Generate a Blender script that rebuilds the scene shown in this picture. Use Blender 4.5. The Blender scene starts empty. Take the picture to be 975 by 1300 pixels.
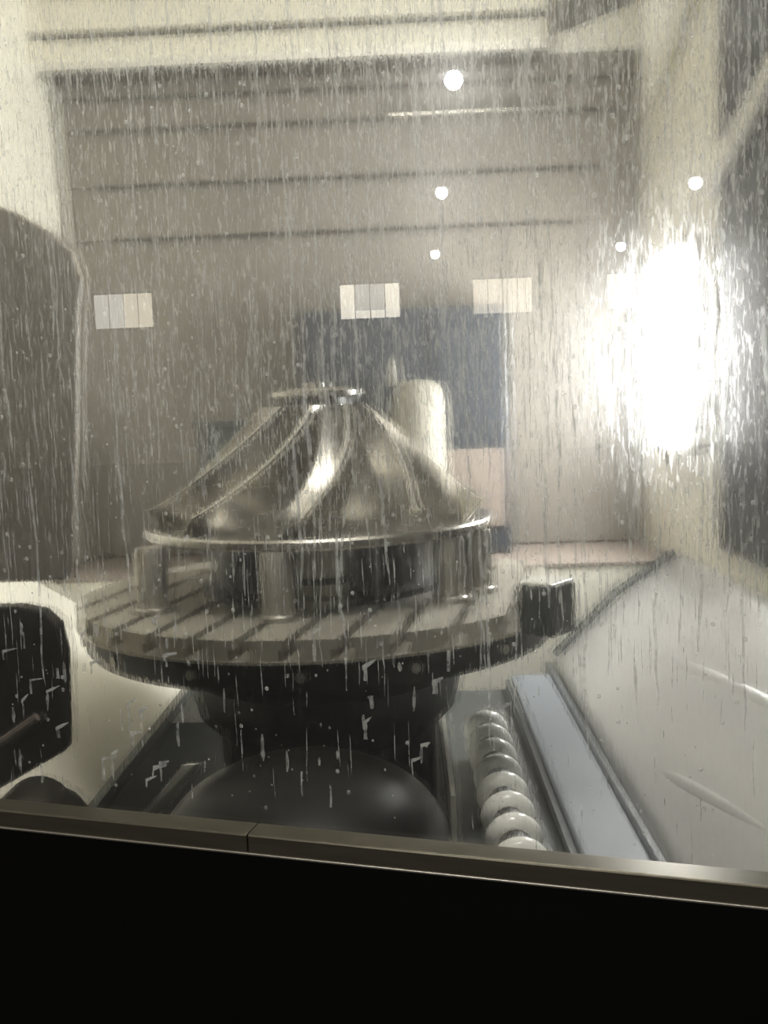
import bpy, bmesh, math, random
from mathutils import Vector, Matrix
R = math.radians
random.seed(7)
scn = bpy.context.scene
C = scn.collection

# ------------------------------------------------------------------ camera
F_PX = 1218.6
cam_d = bpy.data.cameras.new('camera')
cam = bpy.data.objects.new('camera', cam_d); C.objects.link(cam)
cam_d.sensor_fit = 'VERTICAL'; cam_d.sensor_height = 36.0
cam_d.lens = F_PX / 1300 * 36.0
cam_d.clip_start = 0.02; cam_d.clip_end = 200
yaw, pitch, roll = R(1.5), R(-5.9026), R(-2.1298)
fw = Vector((-math.sin(yaw)*math.cos(pitch), math.cos(yaw)*math.cos(pitch), math.sin(pitch)))
rt = Vector((math.cos(yaw), math.sin(yaw), 0)); up = rt.cross(fw)
rt2 = rt*math.cos(roll) + up*math.sin(roll); up2 = up*math.cos(roll) - rt*math.sin(roll)
m = Matrix((rt2, up2, -fw)).transposed().to_4x4(); m.translation = (0, 0, 1.45)
cam.matrix_world = m
scn.camera = cam

# ------------------------------------------------------------------ light, exposure
scn.view_settings.view_transform = 'Standard'; scn.view_settings.look = 'None'
scn.view_settings.exposure = 0.0; scn.view_settings.gamma = 1.0
scn.view_settings.use_curve_mapping = False
wd = bpy.data.worlds.new('hall_air'); scn.world = wd; wd.use_nodes = True
wd.node_tree.nodes['Background'].inputs[0].default_value = (1.0, 0.95, 0.86, 1)
wd.node_tree.nodes['Background'].inputs[1].default_value = 0.50
LAMP_STRENGTH = 72.0
ASSUMED_ROOF_LAMP = 48.0  # strength of the assumed strip lamp above the view
HALL_LAMP = 420.0
scn.cycles.max_bounces = 10; scn.cycles.transparent_max_bounces = 24
scn.cycles.sample_clamp_indirect = 4.0
scn.cycles.caustics_reflective = False; scn.cycles.caustics_refractive = False

# ------------------------------------------------------------------ materials
def mat(name, col, rough=0.5, metal=0.0, var=0.12, scale=12, bump=0.0, bscale=60, stretch=(1, 1, 1), spec=0.5, coat=0.0):
    m = bpy.data.materials.new(name); m.use_nodes = True
    nt = m.node_tree; n = nt.nodes; l = nt.links; b = n['Principled BSDF']
    tc = n.new('ShaderNodeTexCoord'); mp = n.new('ShaderNodeMapping'); mp.inputs['Scale'].default_value = stretch
    l.new(tc.outputs['Object'], mp.inputs[0])
    ns = n.new('ShaderNodeTexNoise'); ns.inputs['Scale'].default_value = scale; ns.inputs['Detail'].default_value = 6
    l.new(mp.outputs[0], ns.inputs['Vector'])
    mx = n.new('ShaderNodeMix'); mx.data_type = 'RGBA'
    mx.inputs[6].default_value = tuple(c*(1-var) for c in col) + (1,)
    mx.inputs[7].default_value = tuple(min(1, c*(1+var)) for c in col) + (1,)
    l.new(ns.outputs['Fac'], mx.inputs[0]); l.new(mx.outputs[2], b.inputs['Base Color'])
    b.inputs['Metallic'].default_value = metal
    b.inputs['Specular IOR Level'].default_value = spec
    b.inputs['Coat Weight'].default_value = coat
    mr = n.new('ShaderNodeMapRange'); mr.inputs[3].default_value = max(0.02, rough-0.06); mr.inputs[4].default_value = min(1, rough+0.08)
    l.new(ns.outputs['Fac'], mr.inputs[0]); l.new(mr.outputs[0], b.inputs['Roughness'])
    if bump:
        n2 = n.new('ShaderNodeTexNoise'); n2.inputs['Scale'].default_value = bscale; l.new(mp.outputs[0], n2.inputs['Vector'])
        bp = n.new('ShaderNodeBump'); bp.inputs['Strength'].default_value = bump; bp.inputs['Distance'].default_value = 0.004
        l.new(n2.outputs['Fac'], bp.inputs['Height']); l.new(bp.outputs[0], b.inputs['Normal'])
    return m

def emis(name, col, s):
    m = bpy.data.materials.new(name); m.use_nodes = True
    n = m.node_tree.nodes; n.clear()
    e = n.new('ShaderNodeEmission'); e.inputs[0].default_value = col + (1,); e.inputs[1].default_value = s
    o = n.new('ShaderNodeOutputMaterial'); m.node_tree.links.new(e.outputs[0], o.inputs[0])
    return m

M = {}
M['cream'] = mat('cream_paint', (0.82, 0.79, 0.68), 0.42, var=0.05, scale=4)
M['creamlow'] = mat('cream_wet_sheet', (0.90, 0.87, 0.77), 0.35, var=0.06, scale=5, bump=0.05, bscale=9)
M['taupe'] = mat('taupe_way_cover', (0.19, 0.172, 0.148), 0.4, 0.0, var=0.15, scale=6)
M['mauve'] = mat('mauve_ledge', (0.22, 0.185, 0.16), 0.5, var=0.1)
M['back'] = mat('grey_brown_wall', (0.17, 0.16, 0.14), 0.5, var=0.15, scale=3)
M['bluewall'] = mat('dark_blue_panel', (0.030, 0.034, 0.042), 0.4, var=0.2, scale=5)
M['darkgrey'] = mat('dark_grey_green', (0.05, 0.056, 0.055), 0.45, var=0.2, scale=6)
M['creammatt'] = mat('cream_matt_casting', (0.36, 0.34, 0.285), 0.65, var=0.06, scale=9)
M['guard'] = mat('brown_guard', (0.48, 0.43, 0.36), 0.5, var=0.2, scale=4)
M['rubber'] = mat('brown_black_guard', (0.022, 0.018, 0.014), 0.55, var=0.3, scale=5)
M['steel'] = mat('machined_steel', (0.42, 0.40, 0.36), 0.36, 0.85, var=0.15, scale=30, stretch=(1, 1, 8))
M['ttop'] = mat('wet_table_steel', (0.40, 0.375, 0.32), 0.42, 0.4, var=0.2, scale=25)
M['dome'] = mat('black_dome_paint', (0.008, 0.0075, 0.0065), 0.4, var=0.4, scale=9, spec=0.12)
M['cast'] = mat('black_cast_iron', (0.009, 0.010, 0.010), 0.42, 0.0, var=0.3, scale=18, bump=0.1, spec=0.3)
M['alu'] = mat('milled_aluminium', (0.46, 0.44, 0.40), 0.24, 0.95, var=0.08, scale=40, stretch=(1, 1, 6))
M['aluedge'] = mat('bright_blade_edge', (0.78, 0.75, 0.68), 0.4, 0.6, var=0.06, scale=40)
M['inox'] = mat('brushed_stainless', (0.55, 0.545, 0.54), 0.33, 0.25, var=0.06, scale=7, bump=0.04, bscale=6)
M['bluestrip'] = mat('blue_grey_plastic', (0.16, 0.175, 0.195), 0.5, var=0.1, scale=16, bump=0.15, bscale=25)
M['hose'] = mat('white_plastic_hose', (0.95, 0.94, 0.88), 0.2, var=0.04, scale=30, coat=0.5)
M['trim'] = mat('dull_window_trim', (0.14, 0.128, 0.10), 0.3, 0.8, var=0.25, scale=14, stretch=(1, 1, 12))
M['trimedge'] = mat('bright_trim_edge', (0.45, 0.43, 0.38), 0.3, 0.9, var=0.1)
M['black'] = mat('black_lacquer', (0.0016, 0.0017, 0.0018), 0.28, var=0.2, scale=5, spec=0.25)
M['hallwall'] = mat('hall_wall_paint', (0.55, 0.51, 0.44), 0.8, var=0.15, scale=0.6)
M['hallfloor'] = mat('hall_floor_concrete', (0.04, 0.038, 0.035), 0.6, var=0.2, scale=1.5)
M['steelbeam'] = mat('hall_steel_paint', (0.10, 0.10, 0.11), 0.6, var=0.2, scale=2)
M['lens'] = emis('lamp_lens_glow', (1.0, 0.995, 0.98), LAMP_STRENGTH)
M['assumed_roofglow'] = emis('assumed_roof_lamp_glow', (1.0, 0.97, 0.90), ASSUMED_ROOF_LAMP)  # glow of the assumed, unseen roof lamp
M['bay'] = emis('high_bay_glow', (1.0, 0.97, 0.9), HALL_LAMP)
M['day'] = emis('daylight_pane', (1.0, 0.93, 0.78), 9.0)
M['daysoft'] = emis('soft_daylight_pane', (1.0, 0.90, 0.72), 5.5)
M['daydim'] = emis('dim_daylight_pane', (0.95, 0.92, 0.85), 4.6)

# glass: outer face is clear and mirrors the hall, inner face carries the wet film
def glass_clear():
    m = bpy.data.materials.new('clear_door_glass'); m.use_nodes = True
    nt = m.node_tree; n = nt.nodes; l = nt.links; n.clear()
    t = n.new('ShaderNodeBsdfTransparent'); t.inputs[0].default_value = (0.97, 0.98, 0.96, 1)
    g0 = n.new('ShaderNodeBsdfGlossy'); g0.inputs['Roughness'].default_value = 0.0
    g1 = n.new('ShaderNodeBsdfGlossy'); g1.inputs['Roughness'].default_value = 0.16   # greasy smears on the outside
    g = n.new('ShaderNodeMixShader'); g.inputs[0].default_value = 0.22; l.new(g0.outputs[0], g.inputs[1]); l.new(g1.outputs[0], g.inputs[2])
    fr = n.new('ShaderNodeFresnel'); fr.inputs[0].default_value = 1.5
    mm = n.new('ShaderNodeMath'); mm.operation = 'MULTIPLY'; mm.inputs[1].default_value = 2.6; mm.use_clamp = True
    x = n.new('ShaderNodeMixShader'); o = n.new('ShaderNodeOutputMaterial')
    l.new(fr.outputs[0], mm.inputs[0]); l.new(mm.outputs[0], x.inputs[0]); l.new(t.outputs[0], x.inputs[1]); l.new(g.outputs[0], x.inputs[2])
    l.new(x.outputs[0], o.inputs[0]); return m

def glass_film():
    m = bpy.data.materials.new('coolant_film_on_glass'); m.use_nodes = True
    nt = m.node_tree; n = nt.nodes; l = nt.links; n.clear()
    def N(t, **k):
        q = n.new(t)
        for a, b in k.items(): setattr(q, a, b)
        return q
    tc = N('ShaderNodeTexCoord')
    def noise(sx, sz, scale, detail=4, dist=0.0):
        mp = N('ShaderNodeMapping'); mp.inputs['Scale'].default_value = (sx, 1, sz)
        l.new(tc.outputs['Object'], mp.inputs[0])
        q = N('ShaderNodeTexNoise'); q.inputs['Scale'].default_value = scale; q.inputs['Detail'].default_value = detail
        q.inputs['Distortion'].default_value = dist
        l.new(mp.outputs[0], q.inputs['Vector']); return q.outputs['Fac']
    def rng(v, a, b, c, d):
        q = N('ShaderNodeMapRange'); l.new(v, q.inputs[0])
        for i, w in zip((1, 2, 3, 4), (a, b, c, d)): q.inputs[i].default_value = w
        return q.outputs[0]
    def mth(op, a, b):
        q = N('ShaderNodeMath', operation=op)
        for i, w in ((0, a), (1, b)):
            if isinstance(w, (int, float)): q.inputs[i].default_value = w
            else: l.new(w, q.inputs[i])
        return q.outputs[0]
    sep = N('ShaderNodeSeparateXYZ'); l.new(tc.outputs['Object'], sep.inputs[0])
    fine = noise(520, 95, 1, 4, 0.8)          # rain-like short streaks
    broad = noise(170, 14, 1, 5, 0.5)           # long runs
    patch = noise(5, 3, 1, 3)                 # where splashes dried thickly
    # the film is thin near the lower edge and thicker above, which also puts in the haze of reflections
    hz = rng(sep.outputs['Z'], 1.25, 1.47, 0.06, 1.0)
    hx = rng(sep.outputs['X'], -0.35, 0.02, 0.75, 1.15)
    env = mth('MULTIPLY', mth('MULTIPLY', hz, hx), rng(patch, 0.3, 0.7, 0.75, 1.15))
    st = mth('ADD', rng(fine, 0.50, 0.66, 0.0, 0.42), rng(broad, 0.52, 0.68, 0.0, 0.26))
    dens = mth('MULTIPLY', mth('ADD', st, 0.14), env)
    dens = mth('MINIMUM', dens, 0.62)
    hgt = mth('ADD', fine, mth('MULTIPLY', broad, 1.2))
    bp = N('ShaderNodeBump'); bp.inputs['Strength'].default_value = 1.0; bp.inputs['Distance'].default_value = 0.02
    l.new(hgt, bp.inputs['Height'])
    tr = N('ShaderNodeBsdfTransparent')
    rf = N('ShaderNodeBsdfRefraction'); rf.inputs['IOR'].default_value = 1.009; rf.inputs['Roughness'].default_value = 0.12
    l.new(bp.outputs[0], rf.inputs['Normal'])
    see = N('ShaderNodeMixShader'); l.new(rng(sep.outputs['Z'], 1.14, 1.30, 0.35, 0.62), see.inputs[0])
    l.new(tr.outputs[0], see.inputs[1]); l.new(rf.outputs[0], see.inputs[2])
    tl = N('ShaderNodeBsdfTranslucent'); tl.inputs[0].default_value = (0.92, 0.92, 0.90, 1)
    df = N('ShaderNodeBsdfDiffuse'); df.inputs[0].default_value = (0.86, 0.86, 0.82, 1)
    hl = N('ShaderNodeBsdfRefraction'); hl.inputs['IOR'].default_value = 1.25; hl.inputs['Roughness'].default_value = 0.6
    a = N('ShaderNodeMixShader'); a.inputs[0].default_value = 0.42; l.new(tl.outputs[0], a.inputs[1]); l.new(df.outputs[0], a.inputs[2])
    b = N('ShaderNodeMixShader'); b.inputs[0].default_value = 0.50; l.new(a.outputs[0], b.inputs[1]); l.new(hl.outputs[0], b.inputs[2])
    f = N('ShaderNodeMixShader'); l.new(dens, f.inputs[0]); l.new(see.outputs[0], f.inputs[1]); l.new(b.outputs[0], f.inputs[2])
    o = N('ShaderNodeOutputMaterial'); l.new(f.outputs[0], o.inputs[0]); return m

def water_mat(name, opac, white):
    m = bpy.data.materials.new(name); m.use_nodes = True
    nt = m.node_tree; n = nt.nodes; l = nt.links; n.clear()
    t = n.new('ShaderNodeBsdfTransparent')
    d = n.new('ShaderNodeBsdfDiffuse'); d.inputs[0].default_value = (0.9, 0.9, 0.87, 1)
    tl = n.new('ShaderNodeBsdfTranslucent'); tl.inputs[0].default_value = (0.95, 0.95, 0.93, 1)
    g = n.new('ShaderNodeBsdfGlossy'); g.inputs['Roughness'].default_value = 0.12
    a = n.new('ShaderNodeMixShader'); a.inputs[0].default_value = white
    l.new(tl.outputs[0], a.inputs[1]); l.new(d.outputs[0], a.inputs[2])
    b = n.new('ShaderNodeMixShader'); b.inputs[0].default_value = 0.25; l.new(a.outputs[0], b.inputs[1]); l.new(g.outputs[0], b.inputs[2])
    tc = n.new('ShaderNodeTexCoord'); ns = n.new('ShaderNodeTexNoise'); ns.inputs['Scale'].default_value = 90; ns.inputs['Detail'].default_value = 3
    l.new(tc.outputs['Object'], ns.inputs['Vector'])
    mr = n.new('ShaderNodeMapRange'); mr.inputs[1].default_value = 0.35; mr.inputs[2].default_value = 0.68
    mr.inputs[3].default_value = opac*0.35; mr.inputs[4].default_value = opac*1.35
    l.new(ns.outputs['Fac'], mr.inputs[0])
    x = n.new('ShaderNodeMixShader'); l.new(mr.outputs[0], x.inputs[0]); l.new(t.outputs[0], x.inputs[1]); l.new(b.outputs[0], x.inputs[2])
    o = n.new('ShaderNodeOutputMaterial'); l.new(x.outputs[0], o.inputs[0]); return m
M['glass'] = glass_clear(); M['film'] = glass_film()
M['water'] = water_mat('water_run', 0.46, 0.5); M['chalk'] = water_mat('dried_coolant', 0.5, 0.6)
M['drop'] = water_mat('water_drop', 0.42, 0.35)

# ------------------------------------------------------------------ helpers
def obj(name, bm, m, parent=None, smooth=False, bevel=0.0):
    me = bpy.data.meshes.new(name)
    bmesh.ops.recalc_face_normals(bm, faces=bm.faces[:])
    bm.to_mesh(me); bm.free()
    o = bpy.data.objects.new(name, me); C.objects.link(o)
    for k in (m if isinstance(m, (list, tuple)) else [m]): me.materials.append(M[k] if isinstance(k, str) else k)
    if smooth:
        for p in me.polygons: p.use_smooth = True
        try: me.set_sharp_from_angle(angle=R(40))
        except Exception: pass
    if bevel:
        b = o.modifiers.new('bevel', 'BEVEL'); b.width = bevel; b.segments = 2; b.limit_method = 'ANGLE'
    if parent: o.parent = parent
    return o
def thing(name, label, cat, loc=(0, 0, 0), rz=0, group=None):
    o = bpy.data.objects.new(name, None); C.objects.link(o); o.empty_display_size = 0.1
    o.location = loc; o.rotation_euler = (0, 0, rz); return tag(o, label, cat, group)
def tag(o, label, cat=None, group=None, kind=None):
    if label: o['label'] = label
    if cat: o['category'] = cat
    if group: o['group'] = group
    if kind: o['kind'] = kind
    return o
def box(bm, x0, x1, y0, y1, z0, z1):
    v = [bm.verts.new((x, y, z)) for x in (x0, x1) for y in (y0, y1) for z in (z0, z1)]
    for f in ((0, 1, 3, 2), (4, 6, 7, 5), (0, 4, 5, 1), (2, 3, 7, 6), (0, 2, 6, 4), (1, 5, 7, 3)): bm.faces.new([v[i] for i in f])
    return bm
def B(*a): return box(bmesh.new(), *a)
def prism(bm, poly, d):       # poly: list of 3D points, d: extrusion vector
    a = [bm.verts.new(p) for p in poly]; b = [bm.verts.new(Vector(p)+Vector(d)) for p in poly]
    k = len(a); bm.faces.new(a); bm.faces.new(b[::-1])
    for i in range(k): bm.faces.new((a[i], b[i], b[(i+1) % k], a[(i+1) % k]))
    return bm
def lathe(bm, prof, n=48, axis='z', closed=True):
    rings = []
    for r, z in prof:
        if r < 1e-6: rings.append([bm.verts.new((0, 0, z) if axis == 'z' else (0, z, 0))]); continue
        rr = []
        for i in range(n):
            a = 2*math.pi*i/n
            rr.append(bm.verts.new((r*math.cos(a), r*math.sin(a), z) if axis == 'z' else (r*math.cos(a), z, r*math.sin(a))))
        rings.append(rr)
    for p, q in zip(rings, rings[1:]):
        for i in range(n):
            j = (i+1) % n
            if len(p) == 1 and len(q) == 1: continue
            if len(p) == 1: bm.faces.new((p[0], q[i], q[j]))
            elif len(q) == 1: bm.faces.new((p[i], p[j], q[0]))
            else: bm.faces.new((p[i], p[j], q[j], q[i]))
    return bm
def tube(bm, pts, rad, n=10):
    pts = [Vector(p) for p in pts]; rings = []
    for i, p in enumerate(pts):
        t = (pts[min(i+1, len(pts)-1)] - pts[max(i-1, 0)]).normalized()
        a = t.cross(Vector((0, 0, 1))) if abs(t.z) < 0.95 else t.cross(Vector((1, 0, 0)))
        a.normalize(); b = t.cross(a)
        r = rad[i] if isinstance(rad, (list, tuple)) else rad
        rings.append([bm.verts.new(p + (a*math.cos(2*math.pi*k/n) + b*math.sin(2*math.pi*k/n))*r) for k in range(n)])
    for p, q in zip(rings, rings[1:]):
        for k in range(n): bm.faces.new((p[k], p[(k+1) % n], q[(k+1) % n], q[k]))
    bm.faces.new(rings[0][::-1]); bm.faces.new(rings[-1]); return bm
def struct(name, bm, m, label, parent=None, **k):
    o = obj(name, bm, m, parent, **k)
    if not parent: tag(o, label, 'room shell' if False else None, kind='structure')
    return o

# ------------------------------------------------------------------ chamber shell
XL, XR, YB, ZT = -0.99, 0.70, 2.90, 2.72
PHI = R(-15.3574)                                   # the door is turned against the chamber
NRM = Vector((math.sin(-PHI), math.cos(-PHI), 0)); DOOR = NRM*0.70
def front_y(x): return (0.70 + 0.02 - NRM.x*x)/NRM.y
struct('floor', B(XL-.04, XR+.04, 0.75, YB, 0.60, 0.64), 'cast', 'dark wet chamber floor below the rotary table')
struct('wall_back', B(XL-.04, XR+.04, YB, YB+.04, 0.6, ZT), 'back', 'grey brown back wall of the machining chamber')
wl = bmesh.new(); prism(wl, [(XL, front_y(XL), .6), (XL, YB, .6), (XL, YB, ZT), (XL, front_y(XL), ZT)], (-.04, 0, 0))
struct('wall_left', wl, 'cream', 'pale cream left wall of the machining chamber')
wr = bmesh.new(); prism(wr, [(XR, front_y(XR), .6), (XR, YB, .6), (XR, YB, ZT), (XR, front_y(XR), ZT)], (.04, 0, 0))
wr = struct('wall_right', wr, 'cream', 'cream right wall of the machining chamber with dark blue panel')
obj('wall_panel', B(XR-.012, XR, 0.62, 2.14, 1.12, ZT-.02), 'bluewall', wr, bevel=.003)
ce = bmesh.new(); prism(ce, [(XL-.04, front_y(XL), ZT), (XR+.04, front_y(XR), ZT), (XR+.04, YB+.04, ZT), (XL-.04, YB+.04, ZT)], (0, 0, .04))
struct('ceiling', ce, 'cream', 'cream sheet roof of the machining chamber')

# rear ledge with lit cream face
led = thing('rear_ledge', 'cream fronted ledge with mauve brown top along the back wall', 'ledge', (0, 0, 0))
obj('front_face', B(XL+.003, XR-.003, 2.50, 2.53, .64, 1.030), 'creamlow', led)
obj('top_plate', B(XL+.003, XR-.003, 2.495, YB-.003, 1.030, 1.040), 'mauve', led, bevel=.002)

# top beam
bt = thing('roof_beam', 'cream horizontal beam below the chamber roof with dark gaps', 'beam')
obj('beam_body', B(XL, .43, 2.70, 2.84, 2.43, 2.49), 'cream', bt, bevel=.006)
obj('upper_seal', B(XL, .43, 2.74, 2.84, 2.49, 2.515), 'rubber', bt)
obj('roof_flange', B(XL, .43, 2.70, 2.84, 2.515, 2.60), 'cream', bt)
obj('lower_seal', B(XL, .43, 2.76, 2.84, 2.414, 2.43), 'rubber', bt)
obj('hanger', B(.415, .435, 2.68, 2.72, 2.40, ZT), 'taupe', bt, bevel=.002)
gus = bmesh.new(); prism(gus, [(.44, 2.80, 2.44), (XR, 2.80, 2.44), (XR, 2.80, 2.56), (.44, 2.80, 2.475)], (0, .04, 0))
tag(obj('corner_gusset', gus, 'creamlow'), 'cream wedge plate between the roof beam and the right wall', 'plate')

# telescopic way cover, plate by plate
wc = thing('way_cover', 'taupe telescopic way cover of overlapping plates on the back wall', 'way cover')
zs = [2.43, 2.37, 2.285, 2.13, 1.98, 1.045]
for i in range(len(zs)-1):
    y0 = YB - .07 + i*.009
    p = obj('cover_plate', B(XL+.005, XR-.005, y0, YB, zs[i+1], zs[i]), 'taupe', wc, bevel=.002)
    if i < 4: obj('wiper_strip', B(XL+.005 + i*.05, XR-.005 - i*.06, y0-.004, y0+.006, zs[i+1]-.004, zs[i+1]+.004), 'rubber', p)
obj('bright_rail', B(-.02, .47, YB-.085, YB-.05, 2.283, 2.292), 'alu', wc)

# dark items on the back wall
t1 = thing('column_cover', 'dark blue grey column cover on the back wall behind the impeller', 'cover')
obj('cover_body', B(-.30, .29, 2.70, 2.84, 1.04, 1.74), 'bluewall', t1, bevel=.01)
obj('cover_seam', B(.07, .076, 2.696, 2.70, 1.06, 1.72), 'rubber', t1)
obj('cover_plate', B(.10, .27, 2.688, 2.70, 1.12, 1.34), 'mauve', t1, bevel=.002)
t2 = thing('side_box', 'low dark green grey box on the rear ledge behind the impeller', 'box')
obj('box_body', B(-.56, -.31, 2.56, 2.70, 1.04, 1.44), 'darkgrey', t2, bevel=.008)
obj('box_lid', B(-.565, -.305, 2.55, 2.705, 1.425, 1.445), 'darkgrey', t2, bevel=.003)
t3 = thing('spray_head', 'cream rounded spray head with pin standing behind the impeller hub', 'spray head', (.035, 2.60, 1.04))
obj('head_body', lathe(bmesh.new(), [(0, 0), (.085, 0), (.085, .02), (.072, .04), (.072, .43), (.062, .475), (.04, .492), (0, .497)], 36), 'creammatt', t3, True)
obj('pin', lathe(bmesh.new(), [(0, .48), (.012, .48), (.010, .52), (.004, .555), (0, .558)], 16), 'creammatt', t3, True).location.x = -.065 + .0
rl = thing('assumed_roof_lamp', 'assumed long strip lamp fixed under the chamber roof, out of view', 'lamp', (.05, 1.12, ZT))  # assumed lamp, added out of view to light the table and left chute
obj('assumed_lamp_tray', B(-.47, .47, -.08, .08, -.03, 0), 'steel', rl, bevel=.004)
obj('assumed_diffuser', B(-.45, .45, -.06, .06, -.05, -.03), 'assumed_roofglow', rl, bevel=.004)
# right wall fittings
wlm = thing('work_lamp', 'bright white upright work lamp on the right chamber wall', 'lamp', (XR, 2.395, 1.578))
def rrect(hw, hh, r, n=8):
    P = []
    for cx, cz, a0 in ((hw-r, hh-r, 0), (-hw+r, hh-r, 90), (-hw+r, -hh+r, 180), (hw-r, -hh+r, 270)):
        for k in range(n+1):
            a = R(a0 + 90*k/n); P.append((cx + r*math.cos(a), cz + r*math.sin(a)))
    return P
hb = bmesh.new(); prism(hb, [(0, a, b) for a, b in rrect(.165, .255, .06)], (-.045, 0, 0)); obj('housing', hb, 'steel', wlm)
hl = bmesh.new(); prism(hl, [(-.045, a, b) for a, b in rrect(.145, .233, .055)], (-.012, 0, 0)); obj('lens', hl, 'lens', wlm)
hs = bmesh.new()
rads = [.006, .022, .042, .062, .076, .085]
path = [(XR-.004-r, y, z) for r, (y, z) in zip(rads, ((2.80, 2.25), (2.66, 2.27), (2.48, 2.32), (2.30, 2.40), (2.16, 2.49), (2.06, 2.62)))]
tube(hs, path, rads, 20)
tag(obj('curved_duct', hs, 'cream', None, True), 'tapered cream duct curving down the upper right chamber corner', 'duct')
br = bmesh.new(); tube(br, [(.662, 2.12, 1.90), (.662, 1.55, 2.08)], .022, 14)
br = obj('rail_tube', br, 'creamlow', None, True); tag(br, 'short cream tube on the dark blue right panel', 'tube')

# ------------------------------------------------------------------ sloping sheets and conveyor
def sheet(pts, th, mname, name, label, cat, extra=None):
    bm = bmesh.new(); nrm = (Vector(pts[1])-Vector(pts[0])).cross(Vector(pts[2])-Vector(pts[0])).normalized()
    if nrm.z < 0: nrm = -nrm
    prism(bm, pts, -nrm*th); o = obj(name, bm, mname); tag(o, label, cat); return o
rs = thing('slope_sheet', 'large light grey stainless slope on the right of the chamber', 'metal sheet')
# gently bent: three facets from the conveyor edge up to the wall
fac = [(.345, .80), (.45, .885), (.58, .985), (XR-.005, 1.065)]
sb = bmesh.new(); nseg = 14
def curve(u):                                        # slight hollow across the sheet
    x = .345 + (XR-.005-.345)*u
    return x, .80 + .265*u + .018*math.sin(math.pi*u)
rows = []
for j, yy in enumerate((0.86, 1.2, 1.6, 2.0, 2.40)):
    rows.append([sb.verts.new((curve(i/nseg)[0], yy + (.08*(i/nseg) if j == 4 else 0), curve(i/nseg)[1] + (.006*math.sin(yy*5)))) for i in range(nseg+1)])
for p, q in zip(rows, rows[1:]):
    for i in range(nseg): sb.faces.new((p[i], p[i+1], q[i+1], q[i]))
so = obj('sheet_plate', sb, 'inox', rs, True); so.modifiers.new('thick', 'SOLIDIFY').thickness = .006
obj('fold_lip', B(.333, .348, .86, 2.40, .775, .806), 'darkgrey', rs, bevel=.003)
lip = bmesh.new(); tube(lip, [(.36, 2.412, .82), (.52, 2.448, .965), (.68, 2.482, 1.065)], .010, 10); obj('rear_bead', lip, 'darkgrey', rs, True)
for (xa, ya), (xb, yb) in (((.522, 1.92), (.585, 1.30)), ((.418, 1.52), (.495, 1.05))):  # ridges added to catch the lamp, standing in for two highlight streaks
    pb = bmesh.new(); P_ = []; Rd = []
    for k in range(13):
        u = k/12; x = xa + (xb-xa)*u; y = ya + (yb-ya)*u; w = (x-.345)/(XR-.005-.345)
        P_.append((x, y, .80 + .265*w + .018*math.sin(math.pi*w) + .006*math.sin(y*5) - (.0372 if ya > 1.6 else .0405) + .0022*math.sin(math.pi*u)**.5)); Rd.append(.030)
    tube(pb, P_, Rd, 14); obj('highlight_bead', pb, 'inox', rs, True)
strip = obj('cover_strip', B(.235, .330, .86, 2.30, .785, .800), 'bluestrip', None, bevel=.004)
tag(strip, 'pale blue grey cover strip beside the stainless slope', 'strip')
tr = thing('conveyor_trough', 'dark grey trough under the white ribbed hose', 'trough')
obj('trough_base', B(.05, .232, .86, 2.3, .745, .765), 'darkgrey', tr)
obj('trough_side', B(.222, .232, .86, 2.3, .765, .79), 'darkgrey', tr); obj('trough_side', B(.05, .058, 1.45, 2.3, .765, .85), 'creamlow', tr)
hz = thing('ribbed_hose', 'white ribbed hose of glossy domed rings in the trough', 'hose', (.137, 0, .822))
core = bmesh.new(); tube(core, [(0, .9, 0), (0, 1.86, 0)], .026, 16); obj('core', core, 'rubber', hz, True)
pf = [(0, -.027)] + [(.043*math.sin(math.pi*(k+.5)/12)**.45, -.027 + .054*(k+.5)/12) for k in range(12)] + [(0, .027)]
ring_me = None
for k in range(12):
    if ring_me is None:
        o = obj('ring', lathe(bmesh.new(), pf, 28, 'y'), 'hose', hz, True); ring_me = o.data
    else:
        o = bpy.data.objects.new('ring', ring_me); C.objects.link(o); o.parent = hz
    o.location = (0, .95 + k*.0805, 0); o.rotation_euler = (R(12), 0, 0)

# left slope
ls = sheet([(-.56, 1.10, .80), (-.56, 2.45, .80), (XL+.004, 2.45, 1.05), (XL+.004, 1.10, 1.05)], .006, 'creamlow', 'chute_sheet', 'bright cream chute sheet sloping on the left of the table', 'metal sheet')
obj('chute_lip', B(-.565, -.548, 1.10, 2.45, .775, .803), 'darkgrey', ls)

# dark guards at left, inside the door
def outline(pts, y0, th):
    return prism(bmesh.new(), [(x, y0, z) for x, z in pts], (0, th, 0))
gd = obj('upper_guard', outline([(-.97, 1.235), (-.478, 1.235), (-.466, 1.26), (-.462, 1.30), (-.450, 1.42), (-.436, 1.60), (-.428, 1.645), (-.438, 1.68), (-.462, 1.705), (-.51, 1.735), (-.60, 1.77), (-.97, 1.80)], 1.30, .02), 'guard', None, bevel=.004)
tag(gd, 'tall dark brown guard plate with sloping rounded shoulder by the left wall', 'guard')
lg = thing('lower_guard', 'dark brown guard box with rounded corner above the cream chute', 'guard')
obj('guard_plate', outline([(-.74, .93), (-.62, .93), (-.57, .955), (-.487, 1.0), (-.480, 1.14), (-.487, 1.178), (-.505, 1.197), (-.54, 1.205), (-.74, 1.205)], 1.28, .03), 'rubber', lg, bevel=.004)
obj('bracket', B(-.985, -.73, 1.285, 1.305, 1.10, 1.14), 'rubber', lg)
hb = bmesh.new(); tube(hb, [(-.575, 1.272, 1.016), (-.52, 1.272, 1.052)], .006, 8); obj('pull_bar', hb, 'mauve', lg, True)
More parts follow.
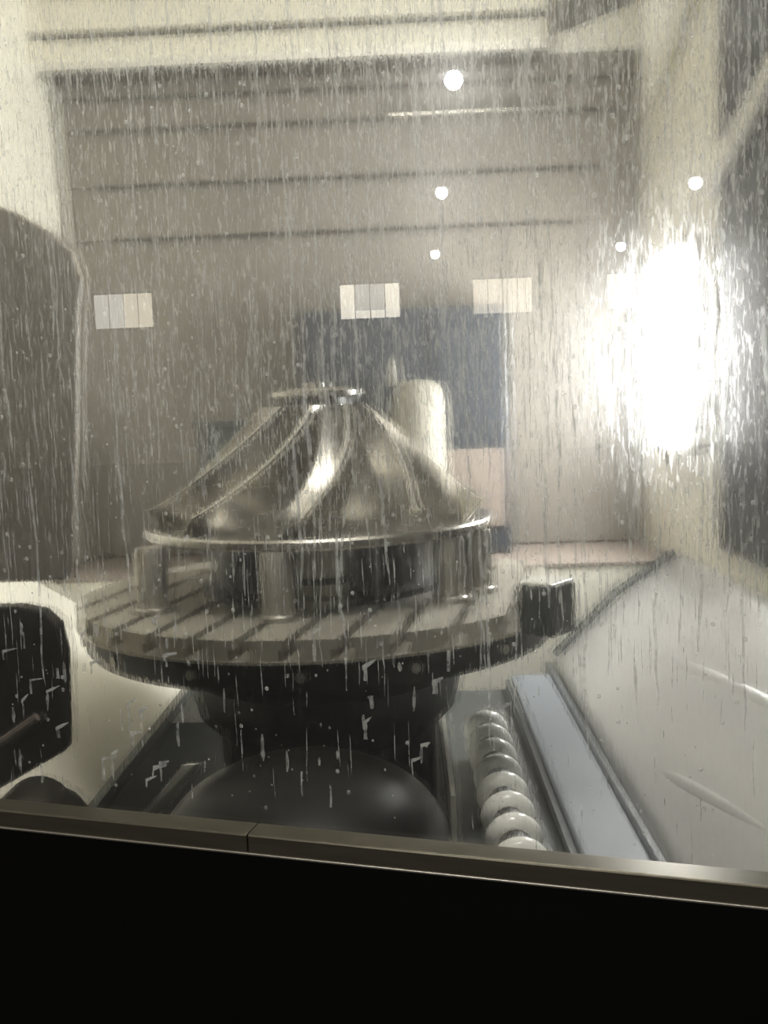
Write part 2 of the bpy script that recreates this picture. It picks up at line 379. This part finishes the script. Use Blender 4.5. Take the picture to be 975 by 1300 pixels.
cp = thing('pipe_coupling', 'dark round pipe coupling lying at the foot of the cream chute', 'coupling', (-.50, 1.16, .945))
obj('coupling_body', lathe(bmesh.new(), [(0, -.06), (.030, -.06), (.044, -.05), (.047, -.03), (.047, .05), (.04, .06), (.03, .065), (0, .065)], 28, 'y'), 'rubber', cp, True)
obj('coupling_collar', lathe(bmesh.new(), [(.030, -.075), (.036, -.075), (.036, -.055), (.030, -.055), (.030, -.075)], 28, 'y'), 'cast', cp, True)
pipe = bmesh.new(); tube(pipe, [(0, .06, 0), (0, .12, -.03), (0, .2, -.1), (0, .26, -.19), (0, .28, -.29)], .03, 14); obj('pipe', pipe, 'rubber', cp, True)

# ------------------------------------------------------------------ rotary table
TC = Vector((-.169, 1.809)); TR = .4507; TZ = 1.127
rt_ = thing('rotary_table', 'round grey steel rotary table with parallel T slots', 'rotary table', (TC.x, TC.y, 0), R(-11))
top = bmesh.new(); pitch_s = .0755; nb = 12
for gap, zlo, zhi in ((.017, TZ-.015, TZ), (.034, TZ-.031, TZ-.015)):      # T slots: narrow mouth over a wide channel
    for k in range(nb):
        a = (k - nb/2)*pitch_s + gap/2; b = (k + 1 - nb/2)*pitch_s - gap/2
        a = max(a, -TR + .004); b = min(b, TR - .004)
        if b <= a + .002: continue
        n_ = 12; pts = []
        for i in range(n_ + 1):
            x = a + (b-a)*i/n_; pts.append((x, -math.sqrt(max(TR*TR - x*x, 0)), zlo))
        for i in range(n_ + 1):
            x = b + (a-b)*i/n_; pts.append((x, math.sqrt(max(TR*TR - x*x, 0)), zlo))
        q = []
        for p in pts:
            if not q or (Vector(p)-Vector(q[-1])).length > 1e-5: q.append(p)
        prism(top, q, (0, 0, zhi-zlo))
obj('slotted_top', top, 'ttop', rt_)
obj('slot_floor', lathe(bmesh.new(), [(0, TZ-.036), (TR+.003, TZ-.036), (TR+.003, TZ-.0312), (0, TZ-.0312)], 72), 'ttop', rt_, True)
obj('table_rim', lathe(bmesh.new(), [(0, TZ-.085), (TR-.02, TZ-.085), (TR-.012, TZ-.075), (TR-.012, TZ-.0362), (0, TZ-.0362)], 72), 'cast', rt_, True)
obj('pedestal', lathe(bmesh.new(), [(0, .64), (.205, .64), (.205, .86), (.245, .90), (.255, .94), (.255, .97), (.285, 1.0), (.30, TZ-.0852), (0, TZ-.0852)], 64), 'cast', rt_, True)
obj('seal_ring', lathe(bmesh.new(), [(.30, TZ-.110), (.345, TZ-.110), (.345, TZ-.0855), (.30, TZ-.0855), (.30, TZ-.110)], 64), 'rubber', rt_, True)
# bolt heads on the rim underside bracket
for k in range(16):
    a = 2*math.pi*(k+.5)/16
    o = obj('rim_bolt', lathe(bmesh.new(), [(0, 0), (.008, 0), (.008, .006), (0, .006)], 8), 'steel', rt_)
    o.location = ((TR-.012)*math.cos(a), (TR-.012)*math.sin(a), TZ-.058); o.rotation_euler = (0, R(90), a)
# stop block clamped on the table edge
sbk = thing('stop_block', 'dark square stop block clamped to the rim of the rotary table', 'block', (.2125, 1.504, 1.094), R(-38.6))
obj('block_body', B(-.033, .033, -.036, .036, 0, .078), 'darkgrey', sbk, bevel=.003)
obj('block_cap', B(-.031, .031, -.034, .034, .078, .084), 'hose', sbk, bevel=.002)
obj('foot_clamp', B(-.062, -.033, -.014, .014, TZ-1.094+.0005, TZ-1.094+.009), 'alu', sbk, bevel=.002)

# ------------------------------------------------------------------ impeller on its riser posts
IR = .325; IZ = 1.238
RIS = [(-.440, 1.60, 'steel riser post under the left rim of the impeller disc'), (-.214, 1.51, 'steel riser post under the impeller disc in front of its hub boss'),
       (.065, 1.62, 'steel riser post under the impeller disc next to the grey column of the black drum'), (.118, 1.70, 'steel riser post under the impeller rim facing the work lamp'),
       (-.36, 2.05, 'steel riser post at the back of the impeller disc towards the cream chute'), (.03, 2.05, 'steel riser post at the back of the impeller disc towards the stainless slope')]
for x, y, lab in RIS:
    t = thing('riser_post', lab, 'post', (x, y, TZ), 0, 'posts under the impeller')
    obj('post_shaft', lathe(bmesh.new(), [(0, 0), (.032, 0), (.032, .006), (.027, .010), (.027, IZ-TZ-.008), (.024, IZ-TZ), (0, IZ-TZ)], 32), 'steel', t, True)
    obj('post_foot', lathe(bmesh.new(), [(.0275, 0), (.038, 0), (.038, .007), (.0275, .007), (.0275, 0)], 32), 'steel', t, True)
fx = thing('hub_boss', 'black centring drum with a grey column under the impeller disc', 'boss', (TC.x, TC.y, TZ))
obj('boss_body', lathe(bmesh.new(), [(0, 0), (.225, 0), (.225, .012), (.21, .02), (.21, IZ-TZ), (0, IZ-TZ)], 48), 'cast', fx, True)
o = obj('boss_column', lathe(bmesh.new(), [(0, 0), (.062, 0), (.062, .014), (.052, .02), (.052, IZ-TZ), (0, IZ-TZ)], 40), 'ttop', fx, True); o.location = (.018, -.175, 0)
o = obj('column_ring', lathe(bmesh.new(), [(.0525, .040), (.058, .040), (.058, .050), (.0525, .050), (.0525, .040)], 40), 'cast', fx, True); o.location = (.018, -.175, 0)

im = thing('impeller', 'large milled aluminium impeller with twisted blades lying on riser posts', 'impeller', (TC.x, TC.y, IZ), R(0))
obj('back_disc', lathe(bmesh.new(), [(0, 0), (IR-.004, 0), (IR, .004), (IR, .014), (IR-.004, .018), (0, .018)], 96), 'alu', im, True)
def hubp(s): return .058 + (.30-.058)*s, .018 + .214*(1-s)**3.0
def shrp(s): return .100 + (.318-.100)*s**.95, .052 + .178*(1-s)**1.30
obj('hub', lathe(bmesh.new(), [(0, .017)] + [hubp(1-k/24) for k in range(25)] + [(0, .232)], 72), 'alu', im, True)
NBL = 10; blade_me = []
def blade_mesh(s0):
    bm = bmesh.new(); ns, nh = 22, 7; sides = []
    for sg in (-1, 1):
        grid = []
        for i in range(ns+1):
            s = s0 + (1-s0)*i/ns
            row = []
            for j in range(nh+1):
                h = j/nh
                r0, z0 = hubp(s); r1, z1 = shrp(s)
                r = r0 + (r1-r0)*h; z = z0 - .003 + (z1-z0+.003)*h
                th = R(62)*(1-s)**1.25 + R(-14)*h*(1-s) + R(10)*h*s
                thick = (.0042 - .0008*h)/max(r, .05)
                th += sg*thick
                row.append(bm.verts.new((r*math.cos(th), r*math.sin(th), z)))
            grid.append(row)
        sides.append(grid)
    A, D = sides
    for i in range(ns):
        for j in range(nh):
            bm.faces.new((A[i][j], A[i+1][j], A[i+1][j+1], A[i][j+1])); bm.faces.new((D[i][j], D[i][j+1], D[i+1][j+1], D[i+1][j]))
        bm.faces.new((A[i][nh], A[i+1][nh], D[i+1][nh], D[i][nh])).material_index = 1; bm.faces.new((A[i][0], D[i][0], D[i+1][0], A[i+1][0]))
    for j in range(nh):
        bm.faces.new((A[0][j], A[0][j+1], D[0][j+1], D[0][j])); bm.faces.new((A[ns][j], D[ns][j], D[ns][j+1], A[ns][j+1]))
    return bm
for kind, s0 in ((0, 0.0),):
    me = None
    for k in range(NBL):
        if me is None: o = obj('blade' if kind == 0 else 'splitter_blade', blade_mesh(s0), ['alu', 'aluedge'], im, True); me = o.data
        else:
            o = bpy.data.objects.new('blade' if kind == 0 else 'splitter_blade', me); C.objects.link(o); o.parent = im
        o.rotation_euler = (0, 0, 2*math.pi*(k + .5*kind)/NBL + R(8))
obj('hub_collar', lathe(bmesh.new(), [(0, .232), (.060, .232), (.060, .244), (0, .244)], 48), 'cast', im, True)
cap = obj('hub_cap', lathe(bmesh.new(), [(0, .244), (.075, .244), (.082, .248), (.082, .256), (.074, .262), (.02, .264), (.02, .272), (0, .274)], 56), 'alu', im, True)

# ------------------------------------------------------------------ below the table
dm = thing('dome_cover', 'low black dome cover with thin bright rim under the rotary table', 'cover', (-.155, 1.23, .64))
obj('dome_shell', lathe(bmesh.new(), [(.2, 0), (.2, .22), (.196, .232)] + [(.195*math.cos(R(a)), .24 + .115*math.sin(R(a))) for a in range(4, 86, 6)] + [(0, .356)], 72), 'dome', dm, True)
obj('rim_line', lathe(bmesh.new(), [(.2005, .214), (.204, .214), (.204, .218), (.2005, .218), (.2005, .214)], 72), 'mauve', dm, True)
gsp = bmesh.new(); prism(gsp, [(-.350, 1.06, .965), (-.275, 1.085, 1.048), (-.262, 1.09, 1.046), (-.300, 1.085, 1.000)], (.003, .010, -.003))
bpl = obj('bent_plate', gsp, 'creamlow', None, bevel=.001); tag(bpl, 'small bent cream plate beside the black dome cover', 'plate')
obj('plate_stem', B(-.345, -.335, 1.066, 1.074, .64, .972), 'cast', bpl)

# ------------------------------------------------------------------ door with window
dr = thing('machine_door', 'black lacquered machine door framing the wet window', 'door', (DOOR.x, DOOR.y, 0), PHI)
del dr['category']; dr['kind'] = 'structure'; dr.name = 'door_1'
# local frame: x along the door, y through it, z up; the pane spans x -.80 .. .36
PX0, PX1, PZ0, PZ1 = -.80, .36, 1.100, 2.30
obj('lower_panel', B(-1.35, .85, .004, .05, .05, 1.0895), 'black', dr, bevel=.004)
obj('left_stile', B(-1.35, PX0, .004, .05, 1.0895, ZT+.05), 'black', dr, bevel=.004)
obj('right_stile', B(PX1, .85, .004, .05, 1.0895, ZT+.05), 'black', dr, bevel=.004)
obj('top_rail', B(PX0, PX1, .004, .05, PZ1, ZT+.05), 'black', dr, bevel=.004)
t = thing('trim_1', 'dull metal trim strip along the lower edge of the window', None, (DOOR.x, DOOR.y, 0), PHI, None); t['kind'] = 'structure'
for x0, x1 in ((PX0, -.3405), (-.3398, PX1)):
    obj('trim_strip', B(x0, x1, -.004, .020, 1.0905, 1.1065), 'trim', t, bevel=.0015)
obj('trim_edge', B(PX0, PX1, -.0052, .004, 1.0888, 1.0912), 'trimedge', t, bevel=.0008)
# pane
gb = bmesh.new(); box(gb, PX0, PX1, .012, .020, PZ0, PZ1)
for f in gb.faces:
    c = f.calc_center_median(); f.material_index = 1 if c.y > .0199 else 0
pane = obj('window_1', gb, ['glass', 'film']); pane.location = (DOOR.x, DOOR.y, 0); pane.rotation_euler = (0, 0, PHI)
tag(pane, 'door window streaked with coolant and water drops', kind='structure')

# ---- water on the inner face of the pane
YW = .0203
def ribbon(bm, x, z, length, w, wob, seed, taper=True):
    rnd = random.Random(seed); n_ = max(4, min(26, int(length/.006)))
    ph = rnd.uniform(0, 6.28); ph2 = rnd.uniform(0, 6.28); fr_ = rnd.uniform(25, 60); prev = None; dx = 0
    for i in range(n_+1):
        u = i/n_; zz = z - length*u
        dx += rnd.gauss(0, wob*.35)
        cx = x + dx + wob*math.sin(zz*fr_+ph) + wob*.5*math.sin(zz*fr_*2.7+ph2)
        ww = w*(.65 + .45*rnd.random())*(min(1, .25 + 3*u)*min(1, .3 + 4*(1-u)) if taper else 1)
        row = [bm.verts.new((cx-ww/2, YW, zz)), bm.verts.new((cx, YW + ww*.22, zz)), bm.verts.new((cx+ww/2, YW, zz))]
        if prev:
            for k in (0, 1): bm.faces.new((prev[k], prev[k+1], row[k+1], row[k]))
        prev = row
def dens_at(x, z):           # streaks thin out towards the lower left of the pane
    d = min(1, max(.06, (z-1.20)/.2)); d *= .75 + .4*min(1, max(0, (x+.45)/.4)); return d
rnd = random.Random(3)
fs = bmesh.new(); cnt = 0
while cnt < 4200:
    x = rnd.uniform(-.66, .13); z = rnd.uniform(1.12, 1.90)
    if rnd.random() > dens_at(x, z): continue
    L = rnd.choice((.008, .014, .022, .035)); ribbon(fs, x, z, L*rnd.uniform(.6, 1.4), rnd.uniform(.0006, .0014), .0004, cnt); cnt += 1
cnt = 0
while cnt < 900:                                    # squiggles where runs broke up
    x = rnd.uniform(-.32, .12); z = rnd.uniform(1.34, 1.90)
    if rnd.random() > .25 + .75*min(1, max(0, (x+.3)/.3)): continue
    ribbon(fs, x, z, rnd.uniform(.004, .012), rnd.uniform(.0008, .0014), .0016, 20000+cnt); cnt += 1
o = obj('water_streaks', fs, 'water', pane, True); o['kind'] = 'stuff'
for k in range(96):
    x = rnd.uniform(-.30, .10) if k < 74 else rnd.uniform(-.62, -.25); z = rnd.uniform(1.35, 1.92)
    b_ = bmesh.new(); ribbon(b_, x, z, rnd.uniform(.07, .26), rnd.uniform(.0016, .0034), .0012, 9000+k); obj('water_run', b_, 'water', pane, True)
ds = bmesh.new()
def drop(bm, x, z, r):
    n_ = 8; c = bm.verts.new((x, YW + r*.55, z))
    a = [bm.verts.new((x + r*.72*math.cos(2*math.pi*k/n_), YW + r*.42, z + r*.72*math.sin(2*math.pi*k/n_))) for k in range(n_)]
    b = [bm.verts.new((x + r*math.cos(2*math.pi*k/n_), YW, z + r*1.1*math.sin(2*math.pi*k/n_))) for k in range(n_)]
    for k in range(n_):
        j = (k+1) % n_; bm.faces.new((c, a[k], a[j])); bm.faces.new((a[k], b[k], b[j], a[j]))
cnt = 0
while cnt < 2600:
    x = rnd.uniform(-.66, .13); z = rnd.uniform(1.115, 1.90)
    if rnd.random() > .25 + .75*dens_at(x, z): continue
    drop(ds, x, z, rnd.choice((.0005, .0006, .0008, .0012, .0018))); cnt += 1
o = obj('water_drops', ds, 'drop', pane, True); o['kind'] = 'stuff'
# dried coolant marks near the lower edge: short runs, some with a hook to the side
for k in range(60):
    x = rnd.uniform(-.62, -.12); z = rnd.uniform(1.135, 1.285); b_ = bmesh.new()
    L = rnd.uniform(.006, .026); w = rnd.uniform(.0016, .0040)
    ribbon(b_, x, z, L, w, .0007, 700+k, rnd.random() < .5)
    if rnd.random() < .4:
        hk = rnd.uniform(.005, .014); up_ = rnd.uniform(.001, .007); th = rnd.uniform(.002, .005)
        prism(b_, [(x-w/2, YW, z-th), (x-w/2, YW, z+.0005), (x+hk*.5, YW, z+up_*.7), (x+hk, YW, z+up_), (x+hk*.9, YW, z+up_-th*.5), (x+hk*.4, YW, z+up_*.3-th*.5)], (0, .0004, 0))
    obj('dried_coolant_mark', b_, 'chalk', pane, True)

# ------------------------------------------------------------------ the hall behind the viewer, mirrored in the pane
HA = R(-30.71); HO = Vector((.3708, 1.350))
def hall(vx, vy): return (HO.x + vx*.8598 - vy*.5107, HO.y - vx*.5107 - vy*.8598)
def hobj(name, bm, m, label, kind=None, cat=None, group=None, parent=None):
    o = obj(name, bm, m, parent)
    if not parent:
        o.location = (HO.x, HO.y, 0); o.rotation_euler = (0, 0, HA); tag(o, label, cat, group, kind)
    return o
# hall-local coordinates: x across, y = -distance from the door
hobj('floor_hall', B(-16, 13, -33.4, 0.2, -.06, 0), 'hallfloor', 'dark concrete floor of the hall', 'structure')
hobj('wall_hall_end', B(-16, 13, -33.4, -33.1, 0, 13), 'hallwall', 'grey brown end wall of the hall with high windows', 'structure')
for i, (x0, x1) in enumerate(((-2.1, -.07), (2.4, 4.4), (6.9, 8.9), (-10.5, -8.5), (-6.3, -4.3))):
    if i == 4: continue
    fr = hobj('window_%d' % (i+2), B(x0-.08, x1+.08, -33.1, -33.06, 4.58, 5.86), 'steelbeam', 'high hall window of four daylit panes', 'structure')
    w = (x1-x0)/4
    for k in range(4):
        dim = (i == 0 and k in (1, 2))
        if dim:
            obj('pane', B(x0+k*w+.015, x0+(k+1)*w-.015, -33.06, -33.04, 4.92, 5.79), 'daydim', fr); obj('pane', B(x0+k*w+.015, x0+(k+1)*w-.015, -33.06, -33.04, 4.66, 4.92), 'day', fr)
        else: obj('pane', B(x0+k*w+.015, x0+(k+1)*w-.015, -33.06, -33.04, 4.66, 5.79), 'day' if i == 0 else ('daydim' if i == 3 and k < 2 else 'daysoft'), fr)
for i, (vx, vy, vz) in enumerate(((.706, 12, 5.44), (.786, 18, 5.45), (.869, 24.6, 5.40), (5.08, 17, 5.21), (5.14, 23, 5.15))):
    x, y = hall(vx, vy)
    t = thing('high_bay_lamp', 'round high bay lamp hanging on a cable in the hall', 'lamp', (x, y, vz), 0, 'high bay lamps of the hall')
    obj('shade', lathe(bmesh.new(), [(.06, .25), (.10, .2), (.20, .02), (.20, 0), (.19, 0), (.09, .19), (.06, .23)], 28), 'steelbeam', t, True)
    obj('bulb', lathe(bmesh.new(), [(.11*math.sin(R(a)), -.11*math.cos(R(a)) - .05) for a in range(0, 181, 15)], 20), 'bay', t, True)
    obj('cable', lathe(bmesh.new(), [(0, .24), (.012, .24), (.012, 1.8), (0, 1.8)], 8), 'steelbeam', t)
